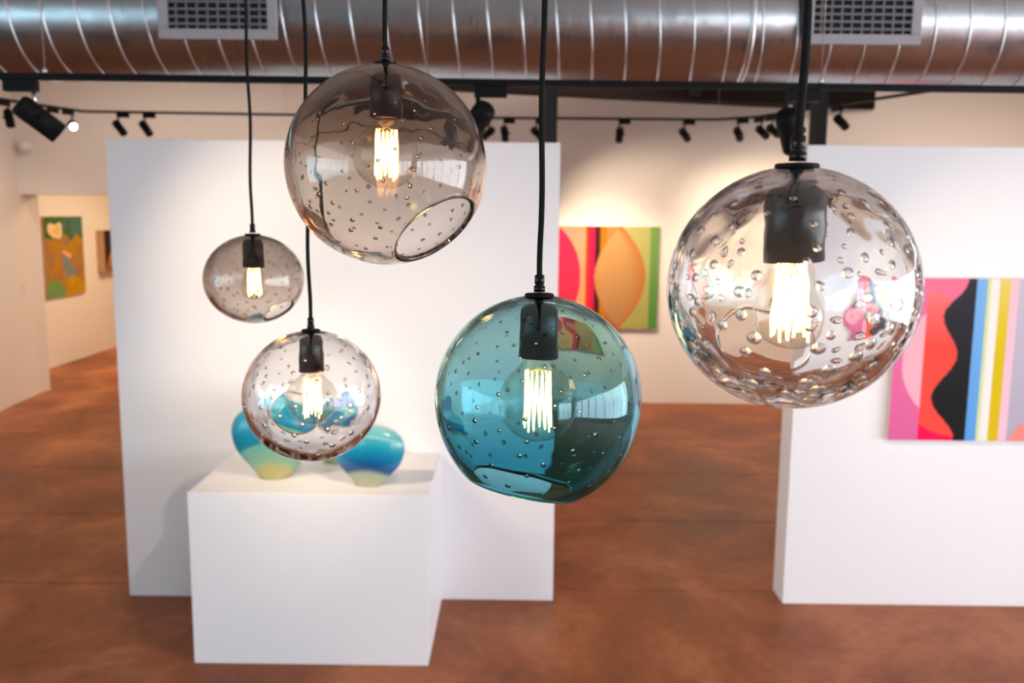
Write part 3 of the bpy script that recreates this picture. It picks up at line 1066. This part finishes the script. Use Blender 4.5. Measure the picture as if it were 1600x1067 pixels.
def pendant(px, py, dep, R, zs, tint, hole_cam, half, kind, t, thick, wob, nb, bs, seed, label, separate=False, low=None, drop=1.0):
    random.seed(seed)
    c = at_depth(px, py, dep)
    top = c.z + R * zs
    root = empty('pendant_lamp', c)
    tag(root, label, 'pendant lamp', 'glass globe pendant lamps')
    hole = (RT * hole_cam[0] + DN * hole_cam[1] + FW * hole_cam[2]).normalized()
    gm = glass('blown_glass', tint, 1.5, 0.0, low, -R * zs * 0.8, R * zs * 0.35)
    bm, inr, outr = make_shade(R, zs, t, thick, hole, half, wob, seed, drop)
    shade = obj('glass_shade', bm, gm, root, True)
    # trapped air bubbles in the glass wall
    ico = bmesh.new()
    bmesh.ops.create_icosphere(ico, subdivisions=2, radius=1.0)
    iv = [v.co.copy() for v in ico.verts]
    if_ = [[v.index for v in f.verts] for f in ico.faces]
    ico.free()
    V, Fc = [], []
    shared = None
    cnt = 0
    for i in range(nb):
        z = 1 - 2 * (i + 0.5) / nb
        an = i * 2.399963 + random.uniform(-0.12, 0.12)
        rr = math.sqrt(1 - z * z)
        dv = Vector((rr * math.cos(an), rr * math.sin(an), max(-1, min(1, z + random.uniform(-0.012, 0.012))))).normalized()
        if dv.angle(hole) < half + 0.07 or dv.z > 0.985:
            continue
        if random.random() < 0.06:
            continue
        ri, ro = inr(dv), outr(dv)
        s = bs * (0.5 + 0.36 * (1 - dv.z)) * random.uniform(0.75, 1.15)
        rad = min(s * (0.26 if tint[0] > 0.95 else 0.5), (ro - ri) * 0.36)
        u, v, a = frame_of(dv)
        ctr = dv * (ri + (ro - ri) * 0.5)
        if ctr.z < 0:
            ctr.z *= drop
        el = random.uniform(0.95, 1.12)
        if separate:
            if shared is None:
                shared = bpy.data.meshes.new('air_bubble')
                shared.from_pydata([tuple(q) for q in iv], [], if_)
                shared.materials.append(M['bubble'])
                shared.polygons.foreach_set('use_smooth', [True] * len(shared.polygons))
            o = bpy.data.objects.new('air_bubble', shared)
            C.objects.link(o)
            o.parent = shade
            mm = Matrix((u * s * el, v * s, a * rad)).transposed().to_4x4()
            o.matrix_local = Matrix.Translation(Vector((ctr.x, ctr.y, ctr.z * zs))) @ mm
            continue
        b0 = len(V)
        for q in iv:
            p = ctr + u * (q.x * s * el) + v * (q.y * s) + a * (q.z * rad)
            V.append((p.x, p.y, p.z * zs))
        Fc += [tuple(b0 + k for k in f) for f in if_]
    if not separate:
        me = bpy.data.meshes.new('air_bubbles')
        me.from_pydata(V, [], Fc)
        o = link('air_bubbles', me, M['bubble'], shade, True)
        o['kind'] = 'stuff'
    # hardware, heights relative to the top of the glass
    T = R * zs
    lathe('cap', [(0, 0.0022), (0.0135, 0.0018), (0.0145, 0.0008), (0.0145, -0.001), (0, -0.001)], (0, 0, T), (0, 0, 1), M['black'], root, 32)
    sr = lathe('strain_relief', [(0, 0.0205), (0.0032, 0.0205), (0.0048, 0.0195), (0.0050, 0.0115), (0.0042, 0.0110), (0.0042, 0.0098), (0.0056, 0.0094), (0.0056, 0.0035), (0, 0.0035)], (0, 0, T), (0, 0, 1), M['bakelite'], root, 20)
    lathe('nipple', [(0, 0.0), (0.005, 0.0), (0.005, -t - 0.006), (0, -t - 0.006)], (0, 0, T - 0.0005), (0, 0, 1), M['black'], root, 16)
    s0 = T - t - 0.003
    sr_, sl = 0.0192, 0.0535
    lathe('socket', [(0, 0), (0.009, 0), (0.0150, -0.002), (0.0180, -0.006), (sr_ - 0.0003, -0.012), (sr_, -0.02), (sr_ + 0.0006, -sl), (sr_ - 0.001, -sl - 0.0008), (sr_ - 0.0035, -sl), (sr_ - 0.0035, -sl + 0.012), (0, -sl + 0.012)], (0, 0, s0), (0, 0, 1), M['bakelite'], root, 40)
    mouth = s0 - sl
    bl = lathe('bulb', bulb_profile(kind), (0, 0, mouth), (0, 0, 1), M['bulb_glass'], root, 48)
    lathe('glass_stem', [(0, 0.008), (0.0055, 0.006), (0.0050, -0.006), (0.0032, -0.012), (0.0022, -0.020), (0.0030, -0.023), (0, -0.025)], (0, 0, mouth), (0, 0, 1), M['bulb_glass'], bl, 16)
    lathe('screw_base', [(0.0128, 0.016), (0.0132, 0.002), (0.0128, -0.001), (0.0120, -0.001)], (0, 0, mouth), (0, 0, 1), M['copper'], bl, 24)
    bm = bmesh.new()
    if kind == 'globe':
        zt, zb, rt, rb, n = mouth - 0.017, mouth - 0.071, 0.0125, 0.0138, 15
    else:
        zt, zb, rt, rb, n = mouth - 0.004, mouth - 0.052, 0.0105, 0.0125, 15
    zigzag(bm, rt, rb, zt, zb, n, 0.0008, 0.0035)
    fo = obj('filament', bm, M['filament'], bl, True)
    bm = bmesh.new()
    for k in range(n):
        a0 = 2 * PI * k / n
        e = Vector((rt * math.cos(a0), rt * math.sin(a0), zt))
        add_tube(bm, [Vector((0.002 * math.cos(a0), 0.002 * math.sin(a0), mouth - 0.012)), e + Vector((0, 0, 0.001))], 0.00028, 4)
    obj('support_wires', bm, M['wire_glow'], bl, True)
    # cord up to the ceiling, faintly wavy
    pts = []
    z = T + 0.016
    zt_ = ZC - c.z - 0.02
    k = 0
    while z < zt_:
        q = min(1.0, (z - T - 0.016) / 0.05)
        pts.append((0.0011 * math.sin(z * 31 + seed) * q + 0.0008 * math.sin(z * 13 + seed * 2) * q, 0.0011 * math.cos(z * 27 + seed) * q, z))
        z += 0.012
    pts.append((0, 0, zt_))
    tube('cord', pts, 0.0029, M['cord'], root, 10)
    lathe('ceiling_canopy', [(0, -0.035), (0.02, -0.034), (0.05, -0.02), (0.06, -0.002), (0.06, 0), (0, 0)], (0, 0, ZC - c.z), (0, 0, 1), M['black'], root, 32)
    return root

SMOKE = (0.79, 0.755, 0.725)
SMOKE_LOW = (0.94, 0.91, 0.885)
TEAL = (0.73, 0.875, 0.885)
TEAL_LOW = (0.36, 0.735, 0.825)
CLEAR = (0.992, 0.99, 0.985)
sd_ = math.sin
pendant(604, 259.5, 1.078, 0.1210, 0.985, SMOKE, (0.57, 0.77, -0.29), math.radians(27.5), 'globe', 0.0055, 0.0015, 0.0004, 250, 0.0026, 1, 'large smoky grey glass globe lamp with a round opening at lower right', low=SMOKE_LOW)
pendant(840.5, 620, 0.891, 0.1030, 0.99, TEAL, (-0.19, 0.98, 0.035), math.radians(33), 'globe', 0.0055, 0.0015, 0.0003, 210, 0.0026, 2, 'teal blue glass globe lamp open at the bottom', low=TEAL_LOW, drop=1.09)
pendant(1235, 451, 0.604, 0.0828, 0.985, CLEAR, (-0.03, 0.60, 0.78), math.radians(28), 'pear', 0.0065, 0.005, 0.0007, 230, 0.0042, 3, 'large clear bubbled glass globe lamp in front of the striped painting', separate=True)
pendant(488, 618, 1.39, 0.1062, 0.965, CLEAR, (-0.48, 0.40, 0.79), math.radians(24), 'globe', 0.0065, 0.004, 0.0006, 150, 0.0042, 4, 'clear bubbled glass globe lamp hanging in front of the blue vases')
pendant(397, 436, 1.685, 0.0925, 0.905, SMOKE, (0.60, 0.76, -0.22), math.radians(20), 'pear', 0.0048, 0.0015, 0.0004, 170, 0.0026, 5, 'small smoky glass globe lamp, the smallest pendant, at left', low=SMOKE_LOW)
